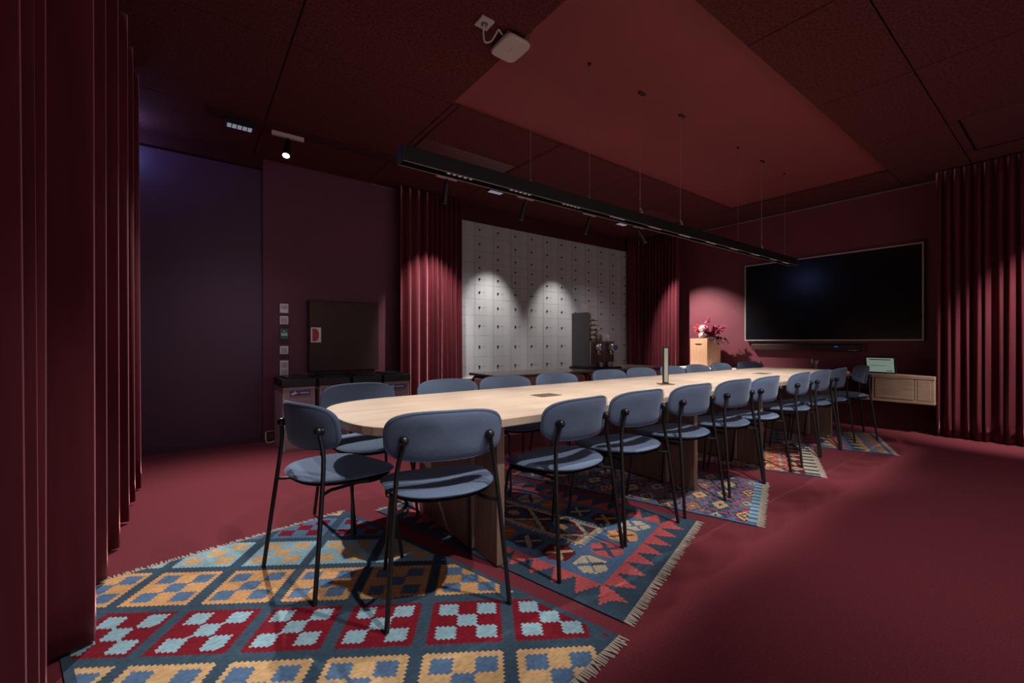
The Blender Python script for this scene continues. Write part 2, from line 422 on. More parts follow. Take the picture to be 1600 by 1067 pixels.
# sideboard + vase
sd = thing('sideboard', 'low sideboard with white top carrying the wooden vase', 'sideboard', (6.79, 3.62, 0))
MB().rbox(-.24, .29, -.60, .48, .62, .65, .004).build('top', 'white_plastic', sd)
MB().box(-.22, .29, -.58, .46, .06, .619).build('body', 'brown_wood', sd)
for k in range(2):
    d = MB().rbox(-.238, -.221, -.575+k*.52, -.065+k*.52, .08, .61, .003, 1).build('door', 'brown_wood', sd)
    MB().rbox(-.25, -.2385, -.12+k*.16-.01, -.12+k*.16+.01, .32, .42, .003, 1).build('handle', 'black_steel', d)
for sx in (-.2, .27):
    for sy in (-.55, .43): MB().box(sx-.02, sx+.02, sy-.02, sy+.02, 0, .059).build('foot', 'black_steel', sd)
vs_ = thing('wooden_vase', 'square orange wood vase with a hand slot, holding red branches', 'vase', (6.80, 3.74, .65), rz=-.20)
vb = MB(); t_ = .012; hw, hd, hh = .155, .17, .47
vb.rbox(-hw, -hw+t_, -hd, hd, 0, hh, .003); vb.rbox(hw-t_, hw, -hd, hd, 0, hh, .003)
vb.rbox(-hw+t_, hw-t_, -hd, -hd+t_, 0, hh, .003); vb.rbox(-hw+t_, hw-t_, hd-t_, hd, 0, hh, .003); vb.box(-hw+t_, hw-t_, -hd+t_, hd-t_, 0, .01)
vb.build('body', 'vase_wood', vs_)
sl = MB()
arc = [(.075*math.cos(a), -.022*math.sin(a)) for a in [PI*i/10 for i in range(11)]]
sl.v = [(-hw-.002, y, .385+z) for y, z in arc]+[(-hw+.004, y, .385+z) for y, z in arc]
sl.f = [tuple(range(11)), tuple(reversed(range(11, 22)))]+[(i, i+11, (i+1) % 11+11, (i+1) % 11) for i in range(11)]; sl.m = [0]*len(sl.f)
sl.build('hand_slot', 'slot_dark', vs_)
fl = thing('flower_arrangement', 'bouquet of red twigs, white hydrangea and magenta branches in the vase', 'flowers', (6.80, 3.74, .665))
rnd = random.Random(3)
def branch(direction, length, mt_stem, mt_leaf, leaves, r=.004, droop=0, lsz=.016, stem0=None):
    d = Vector(direction).normalized(); p0 = Vector(stem0 or (rnd.uniform(-.06, .06), rnd.uniform(-.07, .07), .05)); base = Vector((p0.x, p0.y, .46))
    pts = [p0, base]
    for k in range(1, 6):
        q = base+d*length*k/5+Vector((0, 0, -droop*(k/5)**2)); q += Vector((rnd.uniform(-.01, .01),)*3); pts.append(q)
    s = MB().tube(pts, [r]*2+[r*(1-.14*k) for k in range(1, 6)], 5).build('stem', mt_stem, fl)
    lf = MB()
    for k in range(leaves):
        t = .15+.85*rnd.random(); i = min(4, int(t*5)); q = pts[i+1].lerp(pts[i+2], t*5-i)
        n = Vector((rnd.gauss(0, 1), rnd.gauss(0, 1), rnd.gauss(.2, 1))).normalized(); u = n.orthogonal().normalized(); w = n.cross(u); sz = lsz*rnd.uniform(.7, 1.4)
        c = q+n*sz
        lf.add([q, c+u*sz*.5, q+n*sz*2.1, c-u*sz*.5, c+w*sz*.18], [(0, 1, 4), (1, 2, 4), (2, 3, 4), (3, 0, 4)])
    if leaves: tag(lf.build('leaves', mt_leaf, s), kind='stuff')
# viewer's left is +y here
for k in range(13): branch((rnd.uniform(-.35, .25), rnd.uniform(.15, .95), rnd.uniform(.6, 1.1)), rnd.uniform(.18, .30), 'twig_red', 'twig_red', 40, .005, lsz=.016)
for k in range(12): branch((rnd.uniform(-.45, .1), rnd.uniform(-1.0, -.2), rnd.uniform(.25, .9)), rnd.uniform(.22, .42), 'leaf_dark', 'leaf_magenta', 60, .003, .03, lsz=.024)
for k in range(7): branch((rnd.uniform(-.5, 0), -1, rnd.uniform(-.15, .3)), rnd.uniform(.25, .40), 'leaf_dark', 'leaf_dark', 44, .003, .07, lsz=.022)
for k, (hx, hy, hz, hr) in enumerate([(-.03, .01, .60, .075), (-.06, .0, .50, .065)]):
    s = MB().tube([(hx*.3, hy*.3, .05), (hx*.8, hy, .46), (hx, hy, hz-hr*.6)], .005, 6).build('stem', 'leaf_dark', fl)
    pb = MB()
    for j in range(170):
        z = 1-2*(j+.5)/170; a = j*2.39996; rr = math.sqrt(1-z*z); n = Vector((rr*math.cos(a), rr*math.sin(a), z)); q = Vector((hx, hy, hz))+n*hr*rnd.uniform(.9, 1.05)
        u = n.orthogonal().normalized(); w = n.cross(u); e = .012
        for (c1, c2) in ((u, w), (w, -u), (-u, -w), (-w, u)):
            pb.add([q, q+c1*e+n*.004, q+(c1+c2)*e*.9+n*.006, q+c2*e+n*.004], [(0, 1, 2, 3)])
    tag(pb.build('petals', 'hydrangea', s), kind='stuff')
    MB().ball((hx, hy, hz), hr*.9, 12, 8).build('flower_core', 'hydrangea', s, True)

# ------------------------------------------------------------------ wall by the bins
fc = thing('wall_cabinet', 'square dark brown hose cabinet on the plum wall above bins', 'cabinet', (1.42, YW-.05, .735))
MB().rbox(-.385, .385, -.05, .048, 0, .79, .004).build('body', 'cabinet_brown', fc)
dd = MB().rbox(-.383, .383, -.066, -.0505, .004, .786, .003).build('door', 'cabinet_brown', fc)
hp = MB().rbox(-.37, -.265, -.069, -.0665, .325, .49, .001, 1).build('handle_plate', 'white_plastic', dd)
arc = [(-.356, .338), (-.356, .478)]+[(-.325+.038*math.sin(a), .408+.07*math.cos(a)) for a in [PI*i/10 for i in range(11)]]
rp = MB(); rp.v = [(x, -.0705, z) for x, z in arc]+[(x, -.0691, z) for x, z in arc]; nn = len(arc)
rp.f = [tuple(range(nn)), tuple(reversed(range(nn, 2*nn)))]+[(i, i+nn, (i+1) % nn+nn, (i+1) % nn) for i in range(nn)]; rp.m = [0]*len(rp.f)
rp.build('handle_recess', 'red_print', dd)
def plate(name, label, cat, zc0, zc1, parts):
    o = thing(name, label, cat, (.803, YW-.014, (zc0+zc1)/2)); h = (zc1-zc0)/2
    MB().rbox(-.041, .041, -.014, .0135, -h, h, .004).build('plate', parts[0], o)
    for (n, x0, x1, z0, z1, mt) in parts[1:]:
        MB().rbox(x0, x1, -.02, -.0145, z0, z1, .002, 1).build(n, mt, o)
plate('thermostat', 'tall white wall controller, topmost of the column above bins', 'controller', 1.377, 1.478, ['white_plastic', ('display', -.028, .028, .0, .035, 'cream_plastic')])
plate('wall_switch', 'white wall switch just above the green door release', 'switch', 1.255, 1.345, ['white_plastic', ('rocker', -.028, .028, -.028, .028, 'cream_plastic')])
plate('door_release', 'green door release box with white centre on plum wall', 'door release', 1.093, 1.207, ['green_plastic', ('white_field', -.03, .03, -.02, .012, 'white_print'), ('symbol', -.010, .010, .024, .036, 'white_print')])
plate('wall_switch', 'white wall switch just below the green door release', 'switch', .932, 1.021, ['white_plastic', ('rocker', -.026, .026, -.026, .026, 'cream_plastic')])
plate('double_socket', 'tall white double socket just above the bin lids', 'socket', .70, .863, ['white_plastic', ('insert', -.028, .028, .012, .066, 'cream_plastic'), ('insert', -.028, .028, -.066, -.012, 'cream_plastic')])
names = ['at the dark wall end of the row', 'second from the dark wall', 'second from the curtain', 'beside the velvet curtain']
for k in range(4):
    xx = .70+k*.333
    b_ = thing('waste_bin', 'grey waste bin with black lid, '+names[k], 'bin', (xx+.145, 4.85, 0), group='waste bins below the wall cabinet')
    MB().rbox(-.145, .145, -.25, .25, .0, .625, .006).build('body', 'light_grey_plastic', b_)
    MB().rbox(-.125, .125, -.254, -.2505, .03, .60, .0015, 1).build('front_panel', 'grey_plastic', b_)
    ld = MB(); ld.rbox(-.155, .155, -.262, .255, .626, .70, .006); l_ = ld.build('lid', 'black_plastic', b_)
    MB().rbox(-.10, .10, -.19, .18, .7005, .716, .004).build('lid_insert', 'black_anodised', l_)
    lb = MB().rbox(-.085, .10, -.2575, -.2545, .545, .592, .001, 1).build('label', 'label_blue', b_)
    pm = MB()
    if k == 0:
        pm.add([(-.08, -.2582, .560), (-.055, -.2582, .572), (-.035, -.2582, .590), (-.030, -.2582, .572), (-.005, -.2582, .566), (-.035, -.2582, .556), (-.06, -.2582, .548)], [(0, 6, 5, 4, 3, 2, 1)])
        for q in range(6): pm.box(.008+q*.014, .018+q*.014, -.2584, -.2576, .560, .574)
    else:
        pm.box(-.078, -.035, -.2584, -.2576, .552, .585)
        for q in range(5): pm.box(-.02+q*.02, -.006+q*.02, -.2584, -.2576, .560, .576)
    pm.build('print', 'white_print', lb)
cb = thing('floor_cable', 'pale cable looped along the wall foot next to the bins', 'cable', (.66, YW-.03, 0))
MB().tube([(-.03, 0, .115), (-.035, -.01, .06), (-.03, -.03, .01), (.0, -.05, .008), (.06, -.05, .02), (.12, -.02, .03)], .006, 6).build('cable', 'white_plastic', cb, True)
MB().rbox(-.02, .09, -.0, .028, .03, .115, .004).build('junction_box', 'brown_wood', cb)
MB().tube([(-.03, 0, .115), (.03, -.004, .118), (.12, -.002, .122)], .004, 6).build('upper_cable', 'grey_plastic', cb, True)

# ------------------------------------------------------------------ console tables + coffee machine
def console(x0, x1, label):
    o = thing('console_table', label, 'table', ((x0+x1)/2, 3.72, 0), group='narrow console tables before the lockers'); w = (x1-x0)/2
    MB().rbox(-w, w, -.29, .29, .705, .73, .004).build('tabletop', 'brown_top', o)
    for s in (-1, 1):
        xx = s*(w-.02)
        pts = [(xx, -.24, 0), (xx, -.24, .62), (xx, -.232, .665), (xx, -.205, .688), (xx, -.17, .692), (xx, .17, .692), (xx, .205, .688), (xx, .232, .665), (xx, .24, .62), (xx, .24, 0)]
        MB().tube(pts, .0125, 10).build('leg_frame', 'black_steel', o, True)
    MB().tube([(-w+.02, 0, .68), (w-.02, 0, .68)], .010, 8).build('stretcher', 'black_steel', o, True)
console(2.42, 3.72, 'narrow brown console table with black tube legs, left clear')
console(3.735, 5.20, 'narrow brown console table with black tube legs under coffee machine')
cm = thing('coffee_machine', 'dark capsule coffee machine with two chrome heads and capsule tower', 'coffee machine', (4.11, 3.72, .73))
MB().rbox(-.26, .27, -.21, .20, 0, .025, .006).build('drip_tray', 'black_plastic', cm)
MB().rbox(-.226, -.16, -.06, .19, .026, .70, .006).build('tower_side', 'dark_grey', cm)
MB().rbox(-.1595, .06, .12, .19, .026, .70, .006).build('tower_back', 'dark_grey', cm)
MB().rbox(-.1595, .24, -.10, .119, .026, .345, .010).build('body', 'dark_grey', cm)
MB().rbox(-.226, -.16, -.10, -.0605, .026, .345, .006).build('side_cheek', 'dark_grey', cm)
fp = MB().rbox(-.215, .235, -.112, -.1005, .06, .34, .004).build('front_panel', 'brown_wood', cm)
MB().box(-.217, -.20, -.1135, -.1121, .05, .34).build('edge_strip', 'chrome', fp)
for k, hx in enumerate((-.09, .14)):
    h = MB().lathe((0, 0, 0), [(.035, 0), (.045, .02), (.045, .05), (.034, .07)], 18)
    h.v = [(hx+x, -.113-z, .265+y) for x, y, z in h.v]
    hd_ = h.build('brew_head', 'chrome', cm, True)
    k2 = MB().cyl((hx+.035, -.184, .265), (hx+.035, -.196, .265), .035, 18).build('dial', 'label_blue', hd_)
    MB().tube([(hx-.02, -.15, .222), (hx-.02, -.15, .19), (hx+.02, -.15, .185)], .011, 8).build('spout', 'chrome', hd_, True)
for gx in (-.06, .10, .16):
    g = thing('coffee_glass', 'small clear glass on the coffee machine drip tray', 'glass', (4.11+gx, 3.57, .756), group='glasses on the drip tray')
    MB().lathe((0, 0, 0), [(.020, .0), (.026, .055), (.024, .055), (.018, .005)], 12).build('bowl', 'chrome', g, True)
cols = ['dark_grey', 'oak', 'red_print', 'vase_wood', 'oak', 'vase_wood']
for k in range(5):
    zz = .35+k*.062
    t = MB().rbox(-.155, .055-k*.012, -.09+k*.012, .11, zz, zz+.008, .002, 1).build('capsule_shelf', 'dark_grey', cm)
    for j in range(3):
        MB().lathe((-.12+j*.05, -.055+k*.012, zz+.0085), [(.013, 0), (.019, .014), (.019, .02)], 10).build('capsule', cols[(k+j % 2) % 6], t, True)
bx_ = thing('paper_box', 'small white box standing on top of the capsule tower', 'box', (4.06, 3.87, 1.43))
MB().rbox(-.045, .045, -.03, .03, 0, .10, .002, 1).build('carton', 'white_print', bx_)
MB().rbox(-.046, .046, -.031, .031, .1005, .108, .001, 1).build('lid', 'white_plastic', bx_)
for k, (cx_, cy_, n_) in enumerate([(4.215, 3.77, 5), (4.288, 3.77, 4), (4.225, 3.69, 3), (4.298, 3.69, 3)]):
    for j in range(n_):
        c = thing('paper_cup', 'white cup stacked upside down on the coffee machine', 'cup', (cx_, cy_, 1.0755+j*.026), group='white cups on the coffee machine')
        MB().lathe((0, 0, 0), [(.034, 0), (.034, .004), (.027, .024), (.026, .0255)], 14).build('cup_body', 'white_print', c, True)

# ------------------------------------------------------------------ rugs
NAVY = (.045, .082, .125); BLUE = (.095, .175, .31); SKY = (.28, .46, .55); RED = (.20, .012, .024); ORG = (.64, .345, .15)
CORAL = (.56, .11, .12); CREAM = (.58, .48, .35); DKRED = (.14, .018, .028); RUST = (.52, .15, .045); PURP = (.16, .06, .15); GREEN = (.08, .12, .08); SAND = (.62, .40, .20)
def tri(s, p): return abs(2*((s/p) % 1)-1)
def rug1(p, q, W_, L_):
    # rows of serrated squares running diagonally over the rug
    s2 = math.sqrt(.5); a = (p+q)*s2; b2 = (q-p)*s2          # a runs along a row, b2 across rows
    P_ = .303; Q_ = .306
    ia = math.floor((a-.076)/P_); ib = math.floor((b2+.0265)/Q_); fa = (a-.076)/P_-ia; fb = (b2+.0265)/Q_-ib
    if p < .02 or p > W_-.02: return NAVY
    g = .075
    if fa < g or fa > 1-g or fb < g or fb > 1-g: return NAVY
    u = (fa-g)/(1-2*g); v = (fb-g)/(1-2*g)
    fg, bg = [(SKY, RED), (BLUE, ORG), (SAND, SKY), (RED, BLUE), (BLUE, SAND)][ib % 5]
    if u < .09 or u > .91 or v < .09 or v > .91: return bg
    iu = min(2, int((u-.09)/.2734)); iv = min(2, int((v-.09)/.2734))
    return fg if (iu+iv) % 2 == 0 else bg
def hexa(x, y, r): return max(abs(x)*1.0, abs(x)*.5+abs(y)*.87) < r
def rug2(p, q, W_, L_):
    ex, ey = min(p, W_-p), min(q, L_-q); m_ = min(ex, ey); s = q if ex < ey else p
    if m_ < .035: return NAVY
    if m_ < .165: return CORAL if (m_-.035) > .125*(1-tri(s, .115))*.95 else NAVY
    if m_ < .40:
        mm = m_-.285; pitch = .185; k = math.floor(s/pitch); ss = (s/pitch-k-.5)*pitch
        if hexa(ss, mm, .078):
            c1, c2 = [(RUST, ORG), (CREAM, NAVY), (CORAL, NAVY), (ORG, DKRED), (CREAM, BLUE), (DKRED, SAND), (NAVY, CREAM)][int(k+(3 if ex < ey else 0)) % 7]
            if abs(abs(ss)-abs(mm)) < .014 and abs(ss) < .05: return c2
            return c1
        return BLUE
    if m_ < .44: return CREAM if (m_ > .418 or (s*40) % 1 < .5) else BLUE
    # inner field: cream lattice
    uu = p-W_/2; vv = q-.44; d1 = (uu*1.25+vv) % .34; d2 = (-uu*1.25+vv) % .34
    if min(d1, .34-d1) < .017 or min(d2, .34-d2) < .017: return CREAM
    k = int((uu*1.25+vv)//.34)*2+int((-uu*1.25+vv)//.34)
    c0 = min(d1, .34-d1); c1 = min(d2, .34-d2)
    if hexa((d1-.17)*.6, (d2-.17)*.6, .032): return [ORG, CORAL, DKRED][k % 3]
    return [DKRED, NAVY, RUST][(k+1) % 3] if min(c0, c1) > .05 else [NAVY, DKRED, BLUE][(k+1) % 3]
def rug3(p, q, W_, L_):
    if min(p, W_-p) < .03: return BLUE
    if q < .05: return SKY if tri(p, .07) > .5 else BLUE
    pp, qq = .235, .145; row = math.floor(q/qq); x = (p/pp+.5*(row % 2)) % 1-.5; y = (q/qq) % 1-.5
    k = (math.floor(p/pp+.5*(row % 2))*3+row*2) % 6; d = abs(x)+abs(y)
    if d < .10: return [CREAM, BLUE, ORG, NAVY, SAND, RED][k]
    if d < .20: return [NAVY, ORG, DKRED, CREAM, BLUE, SAND][k]
    if d < .36: return [ORG, SAND, CREAM, BLUE, RUST, CREAM][k]
    if d < .44: return [DKRED, NAVY, BLUE, RUST, NAVY, GREEN][k]
    e = (math.floor(p/.028)+math.floor(q/.028)*2) % 5
    return [BLUE, CORAL, PURP, BLUE, RUST][(row+e) % 5] if e < 3 else [BLUE, NAVY][row % 2]
def rug4(p, q, W_, L_):
    if min(p, W_-p) < .025: return NAVY
    if q < .10: return CREAM if tri(p, .12) > .45 else NAVY
    pp, qq = .17, .105; row = math.floor(q/qq); x = ((p/pp+.5*(row % 2)) % 1-.5)*pp; y = ((q/qq) % 1-.5)*qq
    k = (math.floor(p/pp+.5*(row % 2))+row) % 4
    if abs(x) < .018 and abs(y) < .018: return [ORG, NAVY, RUST, CREAM][k]
    if abs(x) < .018 or abs(y) < .014:
        if abs(x)+abs(y) < .062: return [CREAM, SAND, CREAM, ORG][k]
    if abs(x)+abs(y)*1.4 < .072: return NAVY if k % 2 else BLUE
    return [RUST, DKRED, CORAL, RUST, PURP][row % 5]
def rug5(p, q, W_, L_):
    if min(p, W_-p) < .025 or q < .03 or q > L_-.03: return BLUE
    if q < .17: return ORG if tri(p, .11)*.14 > (q-.03) else BLUE
    row = math.floor((q-.17)/.13); f = ((q-.17)/.13) % 1
    c1, c2 = [(NAVY, SAND), (CORAL, BLUE), (BLUE, ORG), (PURP, CORAL), (SKY, RUST)][row % 5]
    return c2 if tri(p+.06*(row % 2), .16) > f else c1
def rug(label, A, B, C2, D, fn, cell=.0125):
    A, B, C2, D = [Vector(v) for v in (A, B, C2, D)]
    W_ = ((B-A).length+(C2-D).length)/2; L_ = ((D-A).length+(C2-B).length)/2
    nu, nv = int(W_/cell), int(L_/cell); cen = (A+B+C2+D)/4
    root = thing('kilim_rug', label, 'rug', (cen.x, cen.y, 0), group='patterned kilim rugs under the table')
    pos = lambda u, v: (A.lerp(B, u)).lerp(D.lerp(C2, u), v)-cen
    top = .007; vs = []; fs = []; cols_ = []; rn = random.Random(int(W_*1000))
    for j in range(nv+1):
        for i in range(nu+1):
            q = pos(i/nu, j/nv); vs.append((q.x, q.y, top+.0008*math.sin(i*.21)*math.sin(j*.17)))
    for j in range(nv):
        ab = 1+.10*math.sin(j*.19+math.sin(j*.043)*3)
        for i in range(nu):
            fs.append((j*(nu+1)+i, j*(nu+1)+i+1, (j+1)*(nu+1)+i+1, (j+1)*(nu+1)+i))
            c = fn((i+.5)/nu*W_, (j+.5)/nv*L_, W_, L_); k = ab*rn.uniform(.9, 1.1)
            cols_.append((c[0]*k, c[1]*k, c[2]*k, 1))
    # woven edge down to the floor
    ring = [i for i in range(nu+1)]+[j*(nu+1)+nu for j in range(1, nv+1)]+[nv*(nu+1)+i for i in range(nu-1, -1, -1)]+[j*(nu+1) for j in range(nv-1, 0, -1)]
    b0 = len(vs); vs += [(vs[i][0], vs[i][1], .001) for i in ring]; n = len(ring)
    for i in range(n):
        fs.append((ring[(i+1) % n], ring[i], b0+i, b0+(i+1) % n)); cols_.append((*NAVY, 1))
    mb = MB(); mb.add(vs, fs); o = mb.build('woven_field', 'kilim', root)
    att = o.data.color_attributes.new('weave', 'FLOAT_COLOR', 'CORNER')
    buf = []
    for f, c in zip(fs, cols_): buf += list(c)*len(f)
    att.data.foreach_set('color', buf)
    for (a, b2, out) in ((A, B, (A-D).normalized()), (D, C2, (D-A).normalized())):
        fm = MB(); n = int((b2-a).length/.0105)
        for i in range(n):
            p = a.lerp(b2, (i+.5)/n)-cen; d = (out+Vector((rn.gauss(0, .18), rn.gauss(0, .18)))).normalized(); l = rn.uniform(.03, .045); s = Vector((-d.y, d.x))*.0042
            e = p+d*l; p = p-out*.002
            fm.add([(p.x-s.x, p.y-s.y, .002), (p.x+s.x, p.y+s.y, .002), (e.x+s.x*.6, e.y+s.y*.6, .001), (e.x-s.x*.6, e.y-s.y*.6, .001),
                    (p.x-s.x, p.y-s.y, .0075), (p.x+s.x, p.y+s.y, .0075), (e.x+s.x*.6, e.y+s.y*.6, .004), (e.x-s.x*.6, e.y-s.y*.6, .004)],
                   [(4, 5, 6, 7), (0, 1, 5, 4), (1, 2, 6, 5), (2, 3, 7, 6), (3, 0, 4, 7)])
        tag(fm.build('fringe', 'fringe_wool', root), kind='stuff')
    return root
rug('blue kilim rug with diagonal rows of red and orange serrated squares', (1.24, 1.004), (-.05, .80), (-.479, 2.58), (.776, 2.777), rug1)
rug('blue kilim rug with coral zigzag border and cream lattice centre', (1.312, 1.042), (2.40, 1.37), (1.95, 2.80), (.936, 2.656), rug2, .011)
rug('blue kilim rug with orange and cream diamonds next to lattice rug', (2.609, 1.124), (3.47, 1.45), (2.95, 2.98), (2.07, 2.72), rug3, .0125)
rug('rust red kilim rug with small cream crosses', (3.958, 1.226), (4.99, 1.66), (4.38, 3.05), (3.34, 2.62), rug4, .0125)
rug('striped kilim rug with orange triangles nearest the screen wall', (5.28, 1.059), (6.319, 1.465), (5.76, 2.86), (4.75, 2.45), rug5, .015)

# ------------------------------------------------------------------ conference table
TX, TY, TZ = 3.41, 2.085, .72
tbl = thing('conference_table', 'very long oak conference table with rounded ends on slab legs', 'table', (TX, TY, .0085))
def outline(hl, hw_, rl, n=3.0, k=22):
    pts = []
    for sx, a0 in ((1, -PI/2), (-1, PI/2)):
        for i in range(k+1):
            a = a0+PI*i/k; c, s = math.cos(a), math.sin(a)
            x = abs(c)**(2/n)*rl; y = math.copysign(abs(s)**(2/n)*hw_, s)
            pts.append((sx*(hl-rl+x), y))
    return pts
def slab(poly, z0, z1, ch):
    # chamfered slab with the outline pulled in at top and bottom
    mb = MB(); n = len(poly); vs = []; fs = []
    def ring(inset, z):
        return [(x-(inset*(1 if x > 0 else -1) if abs(x) > 2.3 else 0)*min(1, (abs(x)-2.3)/.5), y-inset*(y/.525), z) for x, y in poly]
    for (i_, z) in ((ch*1.6, z0), (0, z0+ch), (0, z1-ch*.4), (ch*.4, z1)): vs += ring(i_, z)
    for r in range(3):
        for i in range(n): fs.append((r*n+i, r*n+(i+1) % n, (r+1)*n+(i+1) % n, (r+1)*n+i))
    fs.append(tuple(reversed(range(n)))); fs.append(tuple(range(3*n, 4*n)))
    mb.add(vs, fs); return mb
full = outline(2.88, .525, .60)
# two joined halves, each a board of its own
half_l = [(min(x, -.0015), y) for x, y in full if x < 0]
half_r = [(max(x, .0015), y) for x, y in full if x > 0]
def close(h, s):
    ext = sorted([p for p in h], key=lambda p: 0)
    return ext
L_poly = [(-.0015, .525)]+half_l+[(-.0015, -.525)]
R_poly = [(.0015, -.525)]+half_r+[(.0015, .525)]
slab(L_poly, .672, TZ-.007, .006).build('tabletop', 'oak', tbl)
slab(R_poly, .672, TZ-.007, .006).build('tabletop', 'oak', tbl)
for lx in (1.175, 2.885, 3.935, 5.645):
    g = MB(); xx = lx-TX
    g.rbox(xx-.022, xx+.022, -.43, -.235, 0, .671, .003)
    lg = g.build('leg', 'oak_leg', tbl)
    MB().rbox(xx-.045, xx+.045, -.232, .232, 0, .671, .02, 4).build('leg_core', 'oak_leg', lg, True)
    MB().rbox(xx-.022, xx+.022, .235, .43, 0, .671, .003).build('leg_board', 'oak_leg', lg)
for hx in (1.84, 4.97):
    h = MB(); xx = hx-TX; zt = TZ-.007
    h.box(xx-.085, xx+.085, -.065, -.055, zt+.0002, zt+.002); h.box(xx-.085, xx+.085, .055, .065, zt+.0002, zt+.002)
    h.box(xx-.085, xx-.075, -.055, .055, zt+.0002, zt+.002); h.box(xx+.075, xx+.085, -.055, .055, zt+.0002, zt+.002)
    hb = h.build('cable_hatch', 'brass', tbl)
    MB().box(xx-.075, xx+.075, -.055, .055, zt+.0002, zt+.0012).build('hatch_flap', 'brass', hb)
lp = thing('table_lamp', 'slim upright table lamp with pale panel on square base', 'lamp', (3.08, 2.03, TZ), rz=-.6)
MB().rbox(-.055, .055, -.055, .055, 0, .008, .002).build('base', 'brass', lp)
MB().rbox(-.022, .022, -.012, .012, .0085, .31, .003).build('frame', 'black_steel', lp)
MB().rbox(-.015, .015, -.015, -.0125, .02, .295, .001, 1).build('light_panel', 'lamp_panel', lp)
MB().rbox(-.015, .015, .0125, .015, .02, .295, .001, 1).build('light_panel', 'lamp_panel', lp)

# ------------------------------------------------------------------ chairs
def pillow(out, T, f, rings=(0, .45, .75, .9, .97, 1.0), power=5):
    """out: closed outline [(x,y)]; f(x,y)->(x,y,z) mid surface + normal; T half thickness"""
    n = len(out); mb = MB(); vs = []; fs = []
    def prof(s): return T*(1-s**power)**.5 if s < 1 else 0
    order = [(s, 1) for s in rings]+[(s, -1) for s in reversed(rings[:-1])]
    idx = []
    for s, sg in order:
        if s == 0:
            idx.append([len(vs)]); vs.append(f(0, 0, sg*prof(0)))
        else:
            idx.append(list(range(len(vs), len(vs)+n)))
            for x, y in out: vs.append(f(x*s, y*s, sg*prof(s)))
    for a, b2 in zip(idx[:-1], idx[1:]):
        for i in range(n):
            j = (i+1) % n
            if len(a) == 1: fs.append((a[0], b2[i], b2[j]))
            elif len(b2) == 1: fs.append((a[i], b2[0], a[j]))
            else: fs.append((a[i], b2[i], b2[j], a[j]))
    mb.add(vs, fs); return mb
def superell(hx, hy, n, k=44):
    r = []
    for i in range(k):
        a = 2*PI*i/k; c, s = math.cos(a), math.sin(a)
        r.append((math.copysign(abs(c)**(2/n)*hx, c), math.copysign(abs(s)**(2/n)*hy, s)))
    return r
def chair(label, loc, rz):
    o = thing('dining_chair', label, 'chair', loc, rz, 'blue chairs around the long table')
    # seat: rounded, a little narrower at the back
    def fs_(x, y, t):
        xx = x*(1+.35*y/.5*.5); return (xx, y+.012, .452+t+.012*(x/.23)**2-.010*(y/.22))
    pillow(superell(.238, .222, 2.7), .019, fs_).build('seat', 'blue_fabric', o, True)
    def fu(x, y, t): return (x*(1+.35*y/.5*.5), y+.012, .430+t+.012*(x/.23)**2-.010*(y/.22))
    pillow(superell(.222, .205, 2.7), .009, fu, rings=(0, .6, .95, 1.0)).build('seat_shell', 'black_plastic', o, True)
    BZ = .692
    def fb(x, z, t):
        y = -.185+.060*(x/.235)**2-.14*z
        ny = 1; return (x*(1-.0), y+t, BZ+z)
    ol = superell(.244, .103, 3.4, 52)
    bk = pillow(ol, .0165, fb).build('backrest', 'blue_fabric', o, True)
    sm = MB()
    ro = [fb(x*.985, z*.965, -.0105) for x, z in ol]
    sm.tube(ro+[ro[0]], .0013, 4, False).build('seam', 'seam_thread', bk)
    for s in (-1, 1):
        ky = -.185+.060*(.172/.235)**2-.0165
        pts = [(s*.240, -.232, .003), (s*.213, -.190, .38), (s*.203, -.177, .50), (s*.196, -.171, .565), (s*.190, -.171, .60), (s*.181, -.174, .64), (s*.172, ky-.012, .682)]
        MB().tube(pts, .0095, 10).build('leg', 'black_steel', o, True)
        k = MB(); k.ball((s*.172, ky-.012, .684), .0195, 14, 8); k.cyl((s*.172, ky-.008, .684), (s*.172, ky+.008, .684), .017, 14)
        k.build('knob', 'black_steel', o, True)
        pts = [(s*.205, .224, .003), (s*.188, .188, .30), (s*.182, .176, .385), (s*.179, .162, .408), (s*.178, .140, .415), (s*.178, .06, .415)]
        MB().tube(pts, .0085, 10).build('leg', 'black_steel', o, True)
        MB().tube([(s*.2105, -.188, .413), (s*.178, -.165, .414), (s*.150, -.115, .414), (s*.150, .02, .414), (s*.178, .06, .415)], .0075, 8).build('seat_rail', 'black_steel', o, True)
    MB().tube([(-.150, -.03, .413), (.150, -.03, .413)], .007, 8).build('stretcher', 'black_steel', o, True)
    return o
Z0 = .0065
def face(fx, fy): return math.atan2(-fx, fy)            # local +y -> (fx,fy)
def from_rear(rx, ry, fx, fy):                            # centre of the rear feet -> chair origin
    l = math.hypot(fx, fy); return (rx+fx/l*.232, ry+fy/l*.232, Z0)
ordn = ['first', 'second', 'third', 'fourth', 'fifth', 'sixth', 'seventh', 'eighth']
specs = []
near = [(1.535, 1.40, -.08), (2.04, 1.42, .0), (2.61, 1.43, 0.0), (3.17, 1.43, .03), (3.66, 1.42, .0), (4.365, 1.43, -.05), (4.875, 1.435, .02), (5.365, 1.43, -.03)]
for k, (x, y, t) in enumerate(near):
    fx, fy = math.sin(t), math.cos(t)
    specs.append((from_rear(x, y, fx, fy), face(fx, fy), 'blue fabric chair, %s from the diamond rug, on table side away from lockers' % ordn[k]))
specs.append((from_rear(.80, 1.455, .265, .964), face(.265, .964), 'blue fabric chair at the table end with rear legs on the diamond rug'))
specs.append((from_rear(.335, 2.085, .966, .258), face(.966, .258), 'blue fabric chair facing along the table from the diamond rug end'))
